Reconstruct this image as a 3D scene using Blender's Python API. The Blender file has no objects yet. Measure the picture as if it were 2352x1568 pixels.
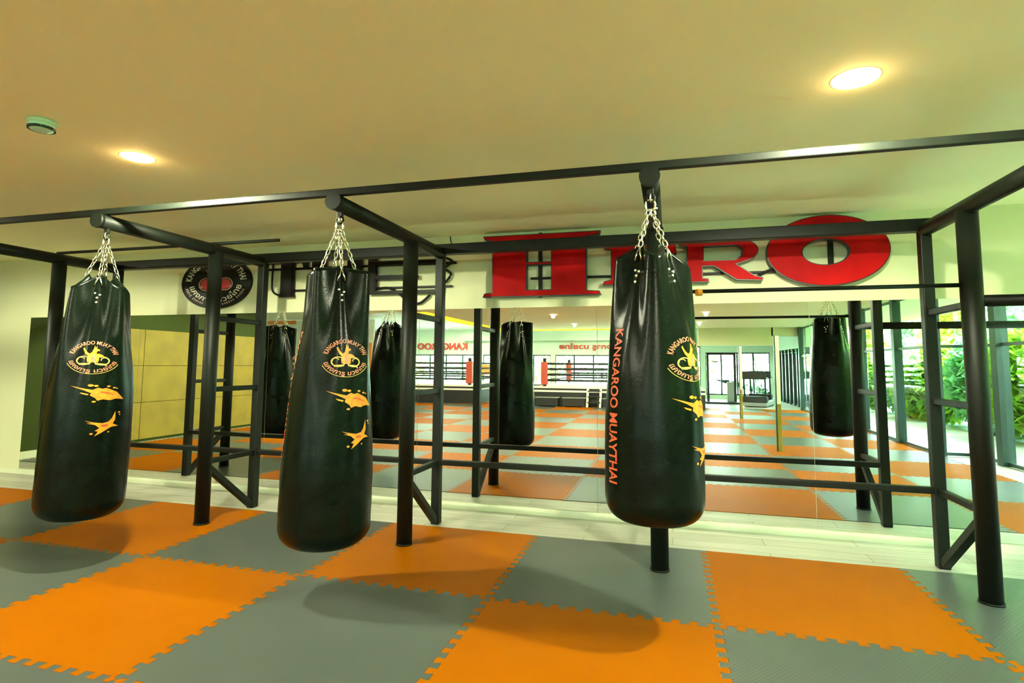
import bpy, bmesh, math, random
from mathutils import Vector, Matrix
PI = math.pi
scene = bpy.context.scene
COL = scene.collection
random.seed(7)

# ------------------------------------------------------------------ materials
def nodes(name):
    m = bpy.data.materials.new(name); m.use_nodes = True
    nt = m.node_tree; nt.nodes.clear()
    out = nt.nodes.new('ShaderNodeOutputMaterial')
    return m, nt, out

def pbr(name, col, rough=0.5, metal=0.0, spec=0.5, noise=0.0, nscale=8.0, bump=0.0, bscale=60.0, emit=None, estr=0.0, col2=None, coat=0.0):
    m, nt, out = nodes(name)
    b = nt.nodes.new('ShaderNodeBsdfPrincipled')
    b.inputs['Base Color'].default_value = (*col, 1)
    b.inputs['Roughness'].default_value = rough
    b.inputs['Metallic'].default_value = metal
    b.inputs['Specular IOR Level'].default_value = spec
    b.inputs['Coat Weight'].default_value = coat
    if emit:
        b.inputs['Emission Color'].default_value = (*emit, 1)
        b.inputs['Emission Strength'].default_value = estr
    tc = nt.nodes.new('ShaderNodeTexCoord')
    if noise > 0 or col2:
        n = nt.nodes.new('ShaderNodeTexNoise'); n.inputs['Scale'].default_value = nscale
        n.inputs['Detail'].default_value = 4
        nt.links.new(tc.outputs['Object'], n.inputs['Vector'])
        r = nt.nodes.new('ShaderNodeMix'); r.data_type = 'RGBA'
        c2 = col2 if col2 else tuple(max(0, c * (1 - noise)) for c in col)
        r.inputs[6].default_value = (*c2, 1); r.inputs[7].default_value = (*col, 1)
        mp = nt.nodes.new('ShaderNodeMapRange')
        mp.inputs[1].default_value = 0.35; mp.inputs[2].default_value = 0.65
        nt.links.new(n.outputs['Fac'], mp.inputs[0])
        nt.links.new(mp.outputs[0], r.inputs[0])
        nt.links.new(r.outputs[2], b.inputs['Base Color'])
    if bump > 0:
        n2 = nt.nodes.new('ShaderNodeTexNoise'); n2.inputs['Scale'].default_value = bscale
        n2.inputs['Detail'].default_value = 3
        nt.links.new(tc.outputs['Object'], n2.inputs['Vector'])
        bp = nt.nodes.new('ShaderNodeBump'); bp.inputs['Strength'].default_value = bump
        bp.inputs['Distance'].default_value = 0.01
        nt.links.new(n2.outputs['Fac'], bp.inputs['Height'])
        nt.links.new(bp.outputs['Normal'], b.inputs['Normal'])
    nt.links.new(b.outputs[0], out.inputs[0])
    return m

def mat_foam(name, col, col2, rough, spec=0.4):
    # foam with a fine raised diagonal rib pattern
    m, nt, out = nodes(name)
    b = nt.nodes.new('ShaderNodeBsdfPrincipled')
    b.inputs['Roughness'].default_value = rough
    b.inputs['Specular IOR Level'].default_value = spec
    tc = nt.nodes.new('ShaderNodeTexCoord')
    n = nt.nodes.new('ShaderNodeTexNoise'); n.inputs['Scale'].default_value = 2.2; n.inputs['Detail'].default_value = 3
    nt.links.new(tc.outputs['Object'], n.inputs['Vector'])
    mx = nt.nodes.new('ShaderNodeMix'); mx.data_type = 'RGBA'
    mx.inputs[6].default_value = (*col, 1); mx.inputs[7].default_value = (*col2, 1)
    nt.links.new(n.outputs['Fac'], mx.inputs[0])
    nt.links.new(mx.outputs[2], b.inputs['Base Color'])
    mp = nt.nodes.new('ShaderNodeMapping'); mp.inputs['Rotation'].default_value = (0, 0, 0.7)
    nt.links.new(tc.outputs['Object'], mp.inputs['Vector'])
    w = nt.nodes.new('ShaderNodeTexWave'); w.inputs['Scale'].default_value = 19.0; w.inputs['Distortion'].default_value = 0.4
    nt.links.new(mp.outputs[0], w.inputs['Vector'])
    bp = nt.nodes.new('ShaderNodeBump'); bp.inputs['Strength'].default_value = 0.11; bp.inputs['Distance'].default_value = 0.004
    nt.links.new(w.outputs['Fac'], bp.inputs['Height'])
    nt.links.new(bp.outputs['Normal'], b.inputs['Normal'])
    nt.links.new(b.outputs[0], out.inputs[0])
    return m

def mat_planks(name):
    m, nt, out = nodes(name)
    b = nt.nodes.new('ShaderNodeBsdfPrincipled'); b.inputs['Roughness'].default_value = 0.42
    tc = nt.nodes.new('ShaderNodeTexCoord')
    br = nt.nodes.new('ShaderNodeTexBrick')
    br.inputs['Color1'].default_value = (0.58, 0.58, 0.49, 1); br.inputs['Color2'].default_value = (0.46, 0.46, 0.38, 1)
    br.inputs['Mortar'].default_value = (0.26, 0.23, 0.16, 1)
    br.inputs['Scale'].default_value = 1.0; br.inputs['Mortar Size'].default_value = 0.003
    br.inputs['Brick Width'].default_value = 1.3; br.inputs['Row Height'].default_value = 0.17
    nt.links.new(tc.outputs['Object'], br.inputs['Vector'])
    mp = nt.nodes.new('ShaderNodeMapping'); mp.inputs['Scale'].default_value = (1.2, 22, 1)
    nt.links.new(tc.outputs['Object'], mp.inputs['Vector'])
    n = nt.nodes.new('ShaderNodeTexNoise'); n.inputs['Scale'].default_value = 1.5; n.inputs['Detail'].default_value = 5
    nt.links.new(mp.outputs[0], n.inputs['Vector'])
    mx = nt.nodes.new('ShaderNodeMix'); mx.data_type = 'RGBA'; mx.blend_type = 'MULTIPLY'
    mx.inputs[0].default_value = 0.5
    nt.links.new(br.outputs['Color'], mx.inputs[6])
    rmp = nt.nodes.new('ShaderNodeValToRGB')
    rmp.color_ramp.elements[0].position = 0.35; rmp.color_ramp.elements[0].color = (0.6, 0.6, 0.6, 1)
    rmp.color_ramp.elements[1].position = 0.65; rmp.color_ramp.elements[1].color = (1, 1, 1, 1)
    nt.links.new(n.outputs['Fac'], rmp.inputs[0]); nt.links.new(rmp.outputs[0], mx.inputs[7])
    nt.links.new(mx.outputs[2], b.inputs['Base Color'])
    nt.links.new(b.outputs[0], out.inputs[0])
    return m

def mat_leaf(name, c1, c2):
    m, nt, out = nodes(name)
    tc = nt.nodes.new('ShaderNodeTexCoord'); n = nt.nodes.new('ShaderNodeTexNoise'); n.inputs['Scale'].default_value = 1.8
    nt.links.new(tc.outputs['Object'], n.inputs['Vector'])
    mx = nt.nodes.new('ShaderNodeMix'); mx.data_type = 'RGBA'
    mx.inputs[6].default_value = (*c2, 1); mx.inputs[7].default_value = (*c1, 1)
    nt.links.new(n.outputs['Fac'], mx.inputs[0])
    d = nt.nodes.new('ShaderNodeBsdfDiffuse'); t = nt.nodes.new('ShaderNodeBsdfTranslucent')
    nt.links.new(mx.outputs[2], d.inputs[0]); nt.links.new(mx.outputs[2], t.inputs[0])
    ms = nt.nodes.new('ShaderNodeMixShader'); ms.inputs[0].default_value = 0.42
    nt.links.new(d.outputs[0], ms.inputs[1]); nt.links.new(t.outputs[0], ms.inputs[2]); nt.links.new(ms.outputs[0], out.inputs[0])
    return m

def mat_glass(name, tint=(0.93, 1, 0.95)):
    m, nt, out = nodes(name)
    t = nt.nodes.new('ShaderNodeBsdfTransparent'); t.inputs[0].default_value = (*tint, 1)
    g = nt.nodes.new('ShaderNodeBsdfGlossy'); g.inputs['Roughness'].default_value = 0.02
    f = nt.nodes.new('ShaderNodeFresnel'); f.inputs[0].default_value = 1.45
    mx = nt.nodes.new('ShaderNodeMixShader')
    nt.links.new(f.outputs[0], mx.inputs[0]); nt.links.new(t.outputs[0], mx.inputs[1]); nt.links.new(g.outputs[0], mx.inputs[2])
    nt.links.new(mx.outputs[0], out.inputs[0])
    return m

def mat_mirror(name, tint):
    m, nt, out = nodes(name)
    g = nt.nodes.new('ShaderNodeBsdfGlossy'); g.inputs['Roughness'].default_value = 0.0
    g.inputs['Color'].default_value = (*tint, 1)
    nt.links.new(g.outputs[0], out.inputs[0])
    return m

def mat_emit(name, col, s):
    m, nt, out = nodes(name)
    e = nt.nodes.new('ShaderNodeEmission'); e.inputs[0].default_value = (*col, 1); e.inputs[1].default_value = s
    nt.links.new(e.outputs[0], out.inputs[0])
    return m

M = {}
M['wall'] = pbr('wall_paint', (0.68, 0.68, 0.45), 0.7, noise=0.05, nscale=1.5)
M['ceil'] = pbr('ceiling_paint', (0.93, 0.95, 0.64), 0.8, noise=0.04, nscale=0.6)
M['olive'] = pbr('olive_paint', (0.045, 0.068, 0.008), 0.7, spec=0.2, noise=0.1, nscale=2)
M['mint'] = pbr('mint_paint', (0.66, 0.80, 0.64), 0.7, noise=0.05, nscale=1)
M['white'] = pbr('white_paint', (0.80, 0.82, 0.72), 0.6, noise=0.04, nscale=2)
M['skirt'] = pbr('skirting_paint', (0.70, 0.72, 0.55), 0.5, noise=0.05, nscale=3)
M['orange'] = mat_foam('orange_foam', (0.385, 0.110, 0.0002), (0.325, 0.088, 0.0002), 0.5, 0.02)
M['grey'] = mat_foam('grey_foam', (0.088, 0.105, 0.099), (0.067, 0.082, 0.076), 0.36, 0.22)
M['plank'] = mat_planks('pale_plank')
M['steel'] = pbr('black_powder_coat', (0.0055, 0.0078, 0.0048), 0.48, spec=0.22, noise=0.2, nscale=30, bump=0.08, bscale=250)
M['brace'] = pbr('dark_green_coat', (0.035, 0.045, 0.02), 0.4, noise=0.2, nscale=20)
M['leather'] = pbr('black_leather', (0.0030, 0.0062, 0.0034), 0.24, spec=0.12, noise=0.3, nscale=10, bump=0.08, bscale=120)
M['chrome'] = pbr('zinc_chain', (0.80, 0.78, 0.62), 0.22, metal=1.0, noise=0.1, nscale=40)
M['rivet'] = pbr('bright_rivet', (0.9, 0.9, 0.82), 0.25, metal=1.0, noise=0.05, nscale=40)
M['pr_red'] = pbr('red_print', (0.62, 0.09, 0.03), 0.5, noise=0.3, nscale=60)
M['pr_pink'] = pbr('pale_red_print', (0.72, 0.25, 0.14), 0.5, noise=0.3, nscale=60)
M['pr_orange'] = pbr('orange_print', (0.85, 0.33, 0.02), 0.5, noise=0.35, nscale=40)
M['pr_gold'] = pbr('gold_print', (0.86, 0.52, 0.12), 0.5, noise=0.3, nscale=50)
M['red'] = pbr('red_acrylic', (0.56, 0.006, 0.008), 0.5, spec=0.06, noise=0.35, nscale=3)
M['lip'] = pbr('dark_red_return', (0.010, 0.005, 0.003), 0.4, noise=0.2, nscale=10)
M['black'] = pbr('black_acrylic', (0.005, 0.0035, 0.0035), 0.45, spec=0.2, noise=0.2, nscale=10)
M['logo_white'] = pbr('sign_white', (0.75, 0.70, 0.58), 0.5, noise=0.05, nscale=30)
M['logo_red'] = pbr('sign_red', (0.42, 0.03, 0.03), 0.4, noise=0.1, nscale=20)
M['logo_line'] = pbr('sign_line', (0.42, 0.30, 0.24), 0.5, noise=0.05, nscale=20)
M['mirror'] = mat_mirror('silver_mirror', (0.83, 0.85, 0.79))
M['mirror_edge'] = pbr('mirror_edge', (0.30, 0.33, 0.22), 0.3, noise=0.05, nscale=20)
M['glass'] = mat_glass('clear_glass')
M['frame'] = pbr('dark_green_frame', (0.012, 0.045, 0.032), 0.4, noise=0.15, nscale=10)
M['lamp_face'] = mat_emit('lamp_face', (1.0, 0.93, 0.70), 9.0)
M['lamp_halo_ring'] = pbr('lamp_halo_ring', (0.85, 0.80, 0.62), 0.5, noise=0.03, nscale=20, emit=(1.0, 0.62, 0.25), estr=0.9)  # trim ring given a faint warm emission to imitate the halo round the lamp
M['cove'] = mat_emit('cove_strip', (0.42, 0.27, 0.015), 1.0)
M['detector'] = pbr('detector_plastic', (0.50, 0.80, 0.66), 0.45, noise=0.05, nscale=20)
M['dark'] = pbr('dark_vent', (0.015, 0.04, 0.035), 0.6, noise=0.1, nscale=20)
M['ply'] = pbr('yellow_plywood', (0.32, 0.25, 0.02), 0.6, col2=(0.25, 0.195, 0.017), nscale=3)
M['canvas'] = pbr('ring_canvas', (0.85, 0.83, 0.80), 0.7, noise=0.05, nscale=4)
M['apron'] = pbr('ring_apron', (0.02, 0.022, 0.025), 0.6, noise=0.2, nscale=6)
M['pad_red'] = pbr('red_pad', (0.55, 0.08, 0.05), 0.5, noise=0.1, nscale=8)
M['sign_orange'] = pbr('orange_banner', (0.85, 0.28, 0.06), 0.6, noise=0.08, nscale=4)
M['yellow'] = pbr('yellow_banner', (0.85, 0.60, 0.03), 0.6, noise=0.08, nscale=4)
M['letter_red'] = pbr('red_letter', (0.62, 0.05, 0.03), 0.45, noise=0.1, nscale=6)
M['leaf_a'] = mat_leaf('leaf_lime', (0.52, 0.72, 0.08), (0.30, 0.55, 0.06))
M['leaf_b'] = mat_leaf('leaf_mint', (0.42, 0.74, 0.42), (0.24, 0.56, 0.28))
M['leaf_c'] = mat_leaf('leaf_amber', (0.80, 0.40, 0.08), (0.65, 0.55, 0.10))
M['trunk'] = pbr('trunk_bark', (0.10, 0.10, 0.06), 0.8, noise=0.3, nscale=8)
M['lawn'] = pbr('pale_paving', (0.20, 0.28, 0.31), 0.8, noise=0.15, nscale=0.7)
M['grey_plastic'] = pbr('grey_plastic', (0.30, 0.33, 0.32), 0.4, noise=0.05, nscale=20)

# ------------------------------------------------------------------ mesh helpers
def box(bm, x0, x1, y0, y1, z0, z1, mi=0, bevel=0.0):
    vs = [bm.verts.new(p) for p in ((x0,y0,z0),(x1,y0,z0),(x1,y1,z0),(x0,y1,z0),(x0,y0,z1),(x1,y0,z1),(x1,y1,z1),(x0,y1,z1))]
    fs = []
    for q in ((0,3,2,1),(4,5,6,7),(0,1,5,4),(1,2,6,5),(2,3,7,6),(3,0,4,7)):
        f = bm.faces.new([vs[i] for i in q]); f.material_index = mi; fs.append(f)
    if bevel > 0:
        es = list({e for f in fs for e in f.edges})
        bmesh.ops.bevel(bm, geom=es, offset=bevel, segments=2, affect='EDGES', profile=0.5)
    return vs

def frame_of(d):
    d = d.normalized()
    a = Vector((0, 0, 1)) if abs(d.z) < 0.9 else Vector((1, 0, 0))
    u = d.cross(a).normalized(); v = d.cross(u).normalized()
    return u, v

def tube(bm, pts, r, n=10, mi=0, caps=True, smooth=True):
    pts = [Vector(p) for p in pts]; rings = []
    for i, p in enumerate(pts):
        d = (pts[min(i + 1, len(pts) - 1)] - pts[max(i - 1, 0)])
        u, v = frame_of(d)
        rr = r[i] if isinstance(r, (list, tuple)) else r
        rings.append([bm.verts.new(p + u * rr * math.cos(2 * PI * k / n) + v * rr * math.sin(2 * PI * k / n)) for k in range(n)])
    for a, b in zip(rings, rings[1:]):
        for k in range(n):
            f = bm.faces.new((a[k], a[(k + 1) % n], b[(k + 1) % n], b[k])); f.smooth = smooth; f.material_index = mi
    if caps:
        for ring, rev in ((rings[0], False), (rings[-1], True)):
            f = bm.faces.new(ring if not rev else ring[::-1]); f.material_index = mi
    return rings

def bar(bm, a, b, w, h=None, mi=0, bevel=0.006):
    """square tube from a to b"""
    a, b = Vector(a), Vector(b); h = h or w
    d = (b - a); L = d.length; d.normalize()
    if abs(d.z) > 0.99: x = Vector((1, 0, 0)); y = Vector((0, 1, 0)) 
    else:
        x = Vector((0, 0, 1)).cross(d).normalized(); y = d.cross(x).normalized()
    tmp = bmesh.new(); box(tmp, -w / 2, w / 2, -h / 2, h / 2, 0, L, mi, bevel)
    mat = Matrix((x, y, d)).transposed().to_4x4(); mat.translation = a
    if mat.determinant() < 0: bmesh.ops.reverse_faces(tmp, faces=tmp.faces)
    tmp.transform(mat); me = bpy.data.meshes.new('t'); tmp.to_mesh(me); tmp.free(); bm.from_mesh(me); bpy.data.meshes.remove(me)

def torus(bm, mat, R, r, stretch=0.0, n=12, m=6, mi=0):
    """chain link: ring in local xz plane stretched along z"""
    rings = []
    for i in range(n):
        t = 2 * PI * i / n
        c = Vector((R * math.cos(t), 0, R * math.sin(t) + (stretch if math.sin(t) > 0.01 else (-stretch if math.sin(t) < -0.01 else 0))))
        dirn = Vector((math.cos(t), 0, math.sin(t)))
        rings.append([bm.verts.new(mat @ (c + dirn * r * math.cos(2 * PI * k / m) + Vector((0, 1, 0)) * r * math.sin(2 * PI * k / m))) for k in range(m)])
    for i in range(n):
        a, b = rings[i], rings[(i + 1) % n]
        for k in range(m):
            f = bm.faces.new((a[k], b[k], b[(k + 1) % m], a[(k + 1) % m])); f.smooth = True; f.material_index = mi

def lathe(bm, prof, n=32, c=(0, 0, 0), mi=0, smooth=True, sx=1.0, sy=1.0):
    rings = []
    for (r, z) in prof:
        if r < 1e-6: rings.append([bm.verts.new((c[0], c[1], c[2] + z))])
        else: rings.append([bm.verts.new((c[0] + sx * r * math.cos(2 * PI * k / n), c[1] + sy * r * math.sin(2 * PI * k / n), c[2] + z)) for k in range(n)])
    for a, b in zip(rings, rings[1:]):
        for k in range(n):
            k2 = (k + 1) % n
            if len(a) == 1 and len(b) == 1: continue
            if len(a) == 1: q = (a[0], b[k2], b[k])
            elif len(b) == 1: q = (a[k], a[k2], b[0])
            else: q = (a[k], a[k2], b[k2], b[k])
            f = bm.faces.new(q); f.smooth = smooth; f.material_index = mi

def prism(bm, poly, holes, y0, y1, mi_face=0, mi_side=1, front_only=False):
    """outline in the xz plane extruded along y; face toward -y is y0"""
    from mathutils.geometry import tessellate_polygon
    loops = [poly] + list(holes)
    pts = [p for l in loops for p in l]
    tris = tessellate_polygon([[Vector((p[0], p[1], 0)) for p in l] for l in loops])
    fr = [bm.verts.new((p[0], y0, p[1])) for p in pts]; bk = [bm.verts.new((p[0], y1, p[1])) for p in pts]
    for t in tris:
        for vs in (fr, bk):
            f = bm.faces.new([vs[i] for i in t]); f.material_index = mi_face if vs is fr else mi_side
    o = 0
    for l in loops:
        n = len(l)
        for k in range(n):
            f = bm.faces.new((fr[o + k], fr[o + (k + 1) % n], bk[o + (k + 1) % n], bk[o + k])); f.material_index = mi_side
        o += n

def obj(name, bm, mats, parent=None, loc=None, recalc=True):
    if recalc: bmesh.ops.recalc_face_normals(bm, faces=bm.faces)
    me = bpy.data.meshes.new(name); bm.to_mesh(me); bm.free()
    for m in (mats if isinstance(mats, (list, tuple)) else [mats]): me.materials.append(m)
    o = bpy.data.objects.new(name, me); COL.objects.link(o)
    if parent: o.parent = parent
    if loc: o.location = loc
    return o

def thing(name, label, cat, loc=(0, 0, 0), group=None):
    o = bpy.data.objects.new(name, None); COL.objects.link(o); o.location = loc
    o.empty_display_size = 0.1
    return tag(o, label, cat, group)

def tag(o, label, cat, group=None, kind=None):
    if label: o['label'] = label
    if cat: o['category'] = cat
    if group: o['group'] = group
    if kind: o['kind'] = kind
    return o

def struct(name, bm, mats, label=None, parent=None):
    o = obj(name, bm, mats, parent)
    if not parent: o['kind'] = 'structure'
    if label: o['label'] = label
    return o

def text_mesh(body, size=1.0, bold=0.0):
    """returns (verts, faces) of a flat filled text, starting at the origin"""
    cu = bpy.data.curves.new('txt', 'FONT'); cu.body = body; cu.size = size; cu.offset = bold
    cu.resolution_u = 3
    o = bpy.data.objects.new('txt', cu); COL.objects.link(o)
    bpy.context.view_layer.update()
    me = bpy.data.meshes.new_from_object(o.evaluated_get(bpy.context.evaluated_depsgraph_get()))
    V = [tuple(v.co[:2]) for v in me.vertices]; F = [tuple(p.vertices) for p in me.polygons]
    bpy.data.objects.remove(o); bpy.data.curves.remove(cu); bpy.data.meshes.remove(me)
    x0 = min(v[0] for v in V)
    return [(v[0] - x0, v[1]) for v in V], F

class Flat:
    """collects flat coloured shapes in a (u,v) plane, then maps them anywhere"""
    def __init__(self): self.bm = bmesh.new()
    def add(self, V, F, mi, fn=lambda u, v: (u, v), d=0.0):
        vs = [self.bm.verts.new((*fn(*p), d)) for p in V]
        for f in F:
            if len(set(f)) > 2:
                try: self.bm.faces.new([vs[i] for i in f]).material_index = mi
                except ValueError: pass
    def poly(self, pts, mi, d=0.0, holes=()):
        from mathutils.geometry import tessellate_polygon
        loops = [pts] + list(holes); al = [p for l in loops for p in l]
        tr = tessellate_polygon([[Vector((p[0], p[1], 0)) for p in l] for l in loops])
        self.add(al, [tuple(t) for t in tr], mi, d=d)
    def ring(self, cx, cy, rx, ry, w, mi, a0=0, a1=2 * PI, n=40, d=0.0):
        V = []; F = []
        for i in range(n + 1):
            t = a0 + (a1 - a0) * i / n
            V += [(cx + rx * math.cos(t), cy + ry * math.sin(t)), (cx + (rx - w) * math.cos(t), cy + (ry - w * ry / rx) * math.sin(t))]
        for i in range(n): F.append((2 * i, 2 * i + 1, 2 * i + 3, 2 * i + 2))
        self.add(V, F, mi, d=d)
    def disc(self, cx, cy, rx, ry, mi, n=28, d=0.0):
        self.poly([(cx + rx * math.cos(2 * PI * i / n), cy + ry * math.sin(2 * PI * i / n)) for i in range(n)], mi, d)
    def arc_text(self, body, r, h, mid, span, mi, top=True, ky=1.0, bold=0.0, d=0.0):
        """text bent on an arc: mid angle and span in radians; top text reads clockwise, bottom text counter-clockwise"""
        V, F = text_mesh(body, 1.0, bold)
        W = max(v[0] for v in V)
        def fn(u, v):
            s = u / W - 0.5
            if top: t = mid - s * span; rr = r + v * h
            else: t = mid + s * span; rr = r + h * 0.72 - v * h
            return (rr * math.cos(t), ky * rr * math.sin(t))
        self.add(V, F, mi, fn, d)
    def refine(self, L):
        for _ in range(4):
            es = [e for e in self.bm.edges if e.calc_length() > L]
            if not es: break
            bmesh.ops.subdivide_edges(self.bm, edges=es, cuts=1)
            bmesh.ops.triangulate(self.bm, faces=[f for f in self.bm.faces if len(f.verts) > 3])
    def place(self, fn):
        for v in self.bm.verts: v.co = fn(v.co.x, v.co.y, v.co.z)
        return self.bm

# ------------------------------------------------------------------ measured layout
XR = [-5.4236, -3.668, -1.873, -0.0821, 1.6983]      # racks, left to right
YF, YR, YE = -1.083, -0.503, -2.118                     # front post, rear post, arm end
ZARM, ZRB, ZLOW, ZC = 2.24, 2.277, 0.49, 2.51
MIRZ0, MIRZ1 = 0.058, 1.815
YBAG = -2.04
TX0, TY0, T = -4.632, -0.6, 1.21
XL, XRW, YFAR = -8.4, 3.85, -19.3

# ------------------------------------------------------------------ camera
cam = bpy.data.cameras.new('camera'); co = bpy.data.objects.new('camera', cam); COL.objects.link(co)
F, CX, CY = 1296.53, 1177.9, 722.7
yaw, pitch, roll = 0.2709, 0.0882, 0.0073
fwd = Vector((-math.sin(yaw), math.cos(yaw), 0)); right = Vector((math.cos(yaw), math.sin(yaw), 0)); up = Vector((0, 0, 1))
f2 = fwd * math.cos(pitch) + up * math.sin(pitch); u2 = up * math.cos(pitch) - fwd * math.sin(pitch)
r3 = right * math.cos(roll) + u2 * math.sin(roll); u3 = u2 * math.cos(roll) - right * math.sin(roll)
mw = Matrix((r3, u3, -f2)).transposed().to_4x4(); mw.translation = (0, -4.9345, 1.2977)
co.matrix_world = mw
cam.sensor_fit = 'HORIZONTAL'; cam.sensor_width = 36; cam.lens = 36 * F / 2352
cam.shift_x = (1176 - CX) / 2352; cam.shift_y = (CY - 784) / 2352
cam.clip_start = 0.02; cam.clip_end = 300
scene.camera = co

# ------------------------------------------------------------------ room shell
bm = bmesh.new(); box(bm, -16, 6, YFAR, 0.1, -0.12, -0.005); struct('floor', bm, M['plank'])
bm = bmesh.new(); box(bm, -16, 4.6, 0, 0.12, -0.005, ZC); struct('wall_back', bm, M['wall'])
bm = bmesh.new(); box(bm, -16, 4.4, -0.016, 0, -0.005, MIRZ0 - 0.004); struct('baseboard_back', bm, M['skirt'])
# ceilings: low slab over the bag area, raised slab over the ring area
CXE, CYE = -5.45, -14.0
bm = bmesh.new()
box(bm, CXE, 6, CYE, 0.1, ZC, ZC + 0.14); box(bm, XL - 0.1, CXE, -7.2, 0.1, ZC, ZC + 0.14); box(bm, -16, XL - 0.1, -5.2, 0.1, ZC, ZC + 0.14)
struct('ceiling', bm, M['ceil'])
bm = bmesh.new(); box(bm, -16, 6, YFAR, -5.2, 2.86, 3.0); struct('ceiling_upper', bm, M['white'])
# left wall with skirting, ending where the room widens
bm = bmesh.new(); box(bm, XL - 0.12, XL, -5.25, 0, -0.005, ZC); struct('wall_left', bm, M['olive'])
bm = bmesh.new(); box(bm, XL, XL + 0.02, -1.5, 0, -0.005, 0.09); struct('baseboard_left', bm, M['skirt'])
bm = bmesh.new(); box(bm, -16, XL, -5.25, -5.1, -0.005, 2.86); struct('wall_side_return', bm, M['wall'])
bm = bmesh.new(); box(bm, -16.1, -16, YFAR, -5.1, -0.005, 2.86); struct('wall_far_left', bm, M['white'])
# far wall with a window band
def wall_openings(bm, y0, y1, x0, x1, z0, z1, ops):
    """solid wall in the xz plane with rectangular openings (xa,xb,za,zb), sorted by x"""
    x = x0
    for xa, xb, za, zb in ops:
        if xa > x: box(bm, x, xa, y0, y1, z0, z1)
        if za > z0: box(bm, xa, xb, y0, y1, z0, za)
        if zb < z1: box(bm, xa, xb, y0, y1, zb, z1)
        x = xb
    if x < x1: box(bm, x, x1, y0, y1, z0, z1)
OPS = [(-15.4, -11.7, 0.4, 1.74), (-11.5, -8.3, 0.4, 1.74), (-8.1, -5.0, 0.4, 1.74), (-4.8, -1.5, 0.4, 1.74), (-1.3, 1.2, 0.15, 2.1), (1.4, 3.8, 0.15, 1.85)]
bm = bmesh.new(); wall_openings(bm, YFAR - 0.15, YFAR, -16, 6, -0.005, 2.86, OPS); struct('wall_far', bm, M['mint'])
for i, (xa, xb, za, zb) in enumerate(OPS):
    bm = bmesh.new()
    for k in range(5):
        x = xa + (xb - xa) * k / 4
        box(bm, x - 0.03, x + 0.03, YFAR - 0.1, YFAR - 0.04, za, zb)
    box(bm, xa, xb, YFAR - 0.1, YFAR - 0.04, za, za + 0.05); box(bm, xa, xb, YFAR - 0.1, YFAR - 0.04, zb - 0.05, zb)
    w = struct('window_%d' % (i + 2), bm, M['frame'])
    bm = bmesh.new(); box(bm, xa, xb, YFAR - 0.075, YFAR - 0.065, za, zb); obj('pane', bm, M['glass'], w)

# glazed right wall: near run at x=4.3, jog at y=-5, long run at x=3.85, tight mullions at the far end
def glazing(name, a, b, z0, z1, posts, transoms, pw=0.07):
    a, b = Vector((*a, 0)), Vector((*b, 0)); d = (b - a); L = d.length; d.normalize(); nrm = Vector((-d.y, d.x, 0))
    bm = bmesh.new()
    for s in posts:
        p = a + d * s
        bar(bm, (p.x, p.y, z0), (p.x, p.y, z1), pw, pw, bevel=0.004)
    for z in transoms:
        bar(bm, (a.x, a.y, z), (b.x, b.y, z), 0.035, 0.045, bevel=0.003)
    fr = struct(name, bm, M['frame'])
    bm = bmesh.new()
    q = nrm * 0.004
    vs = [bm.verts.new(v) for v in ((a + q) + Vector((0, 0, z0)), (b + q) + Vector((0, 0, z0)), (b + q) + Vector((0, 0, z1)), (a + q) + Vector((0, 0, z1)))]
    bm.faces.new(vs)
    obj('pane', bm, M['glass'], fr)
    return fr
glazing('window_1', (4.32, -5.0), (4.32, 0.0), 0, ZC, (0.75, 2.55, 4.3), (0.03, 1.62, 2.46), 0.15)
glazing('window_8', (3.85, -5.0), (4.32, -5.0), 0, ZC, (0.0, 0.47), (0.03, 1.62, 2.46), 0.13)
glazing('window_9', (3.85, -14.0), (3.85, -5.0), 0, ZC, (0.0, 1.9, 3.8, 5.7, 7.55), (0.03, 1.62, 2.46), 0.13)
glazing('window_10', (4.05, -19.3), (4.05, -14.0), 0, 1.9, [0.2 + 0.62 * k for k in range(9)], (0.03, 1.78, 1.86), 0.13)
bm = bmesh.new(); box(bm, 4.0, 4.15, YFAR, -14.0, 1.9, 2.86); struct('wall_right', bm, M['mint'])
bm = bmesh.new(); box(bm, 0.9, 3.1, -14.6, -14.1, 1.96, ZC); struct('trim_1', bm, M['wall'])
bm = bmesh.new(); box(bm, 3.05, 3.85, -14.6, -14.1, 2.25, ZC); struct('trim_2', bm, M['wall'])
bm = bmesh.new(); box(bm, -9.0, 0.9, -19.28, -18.9, 2.35, 2.86); struct('trim_3', bm, M['mint'])

# ------------------------------------------------------------------ mirror panels
edges = [-7.33, -5.655, -3.978, -2.29, -0.607, 1.072, 2.75, 4.3]
PL = ['leftmost tall mirror panel, beside bare beige wall', 'mirror panel reflecting the yellow plywood wall, behind the leftmost bag',
      'mirror panel behind the second hanging bag', 'mirror panel showing a hanging bag and the boxing ring, under the red H',
      'mirror panel behind the third hanging bag', 'mirror panel under the red letter O', 'rightmost mirror panel reflecting the glazed garden wall']
for i in range(7):
    bm = bmesh.new(); g = 0.0015
    box(bm, edges[i] + g, edges[i + 1] - g, -0.006, -0.0005, MIRZ0, MIRZ1)
    for f in bm.faces: f.material_index = 0 if f.normal.y < -0.9 or abs(f.calc_center_median().y + 0.006) < 1e-5 else 1
    tag(obj('mirror_panel', bm, [M['mirror'], M['mirror_edge']]), PL[i], 'mirror', 'mirror panels along the back wall')

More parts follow.
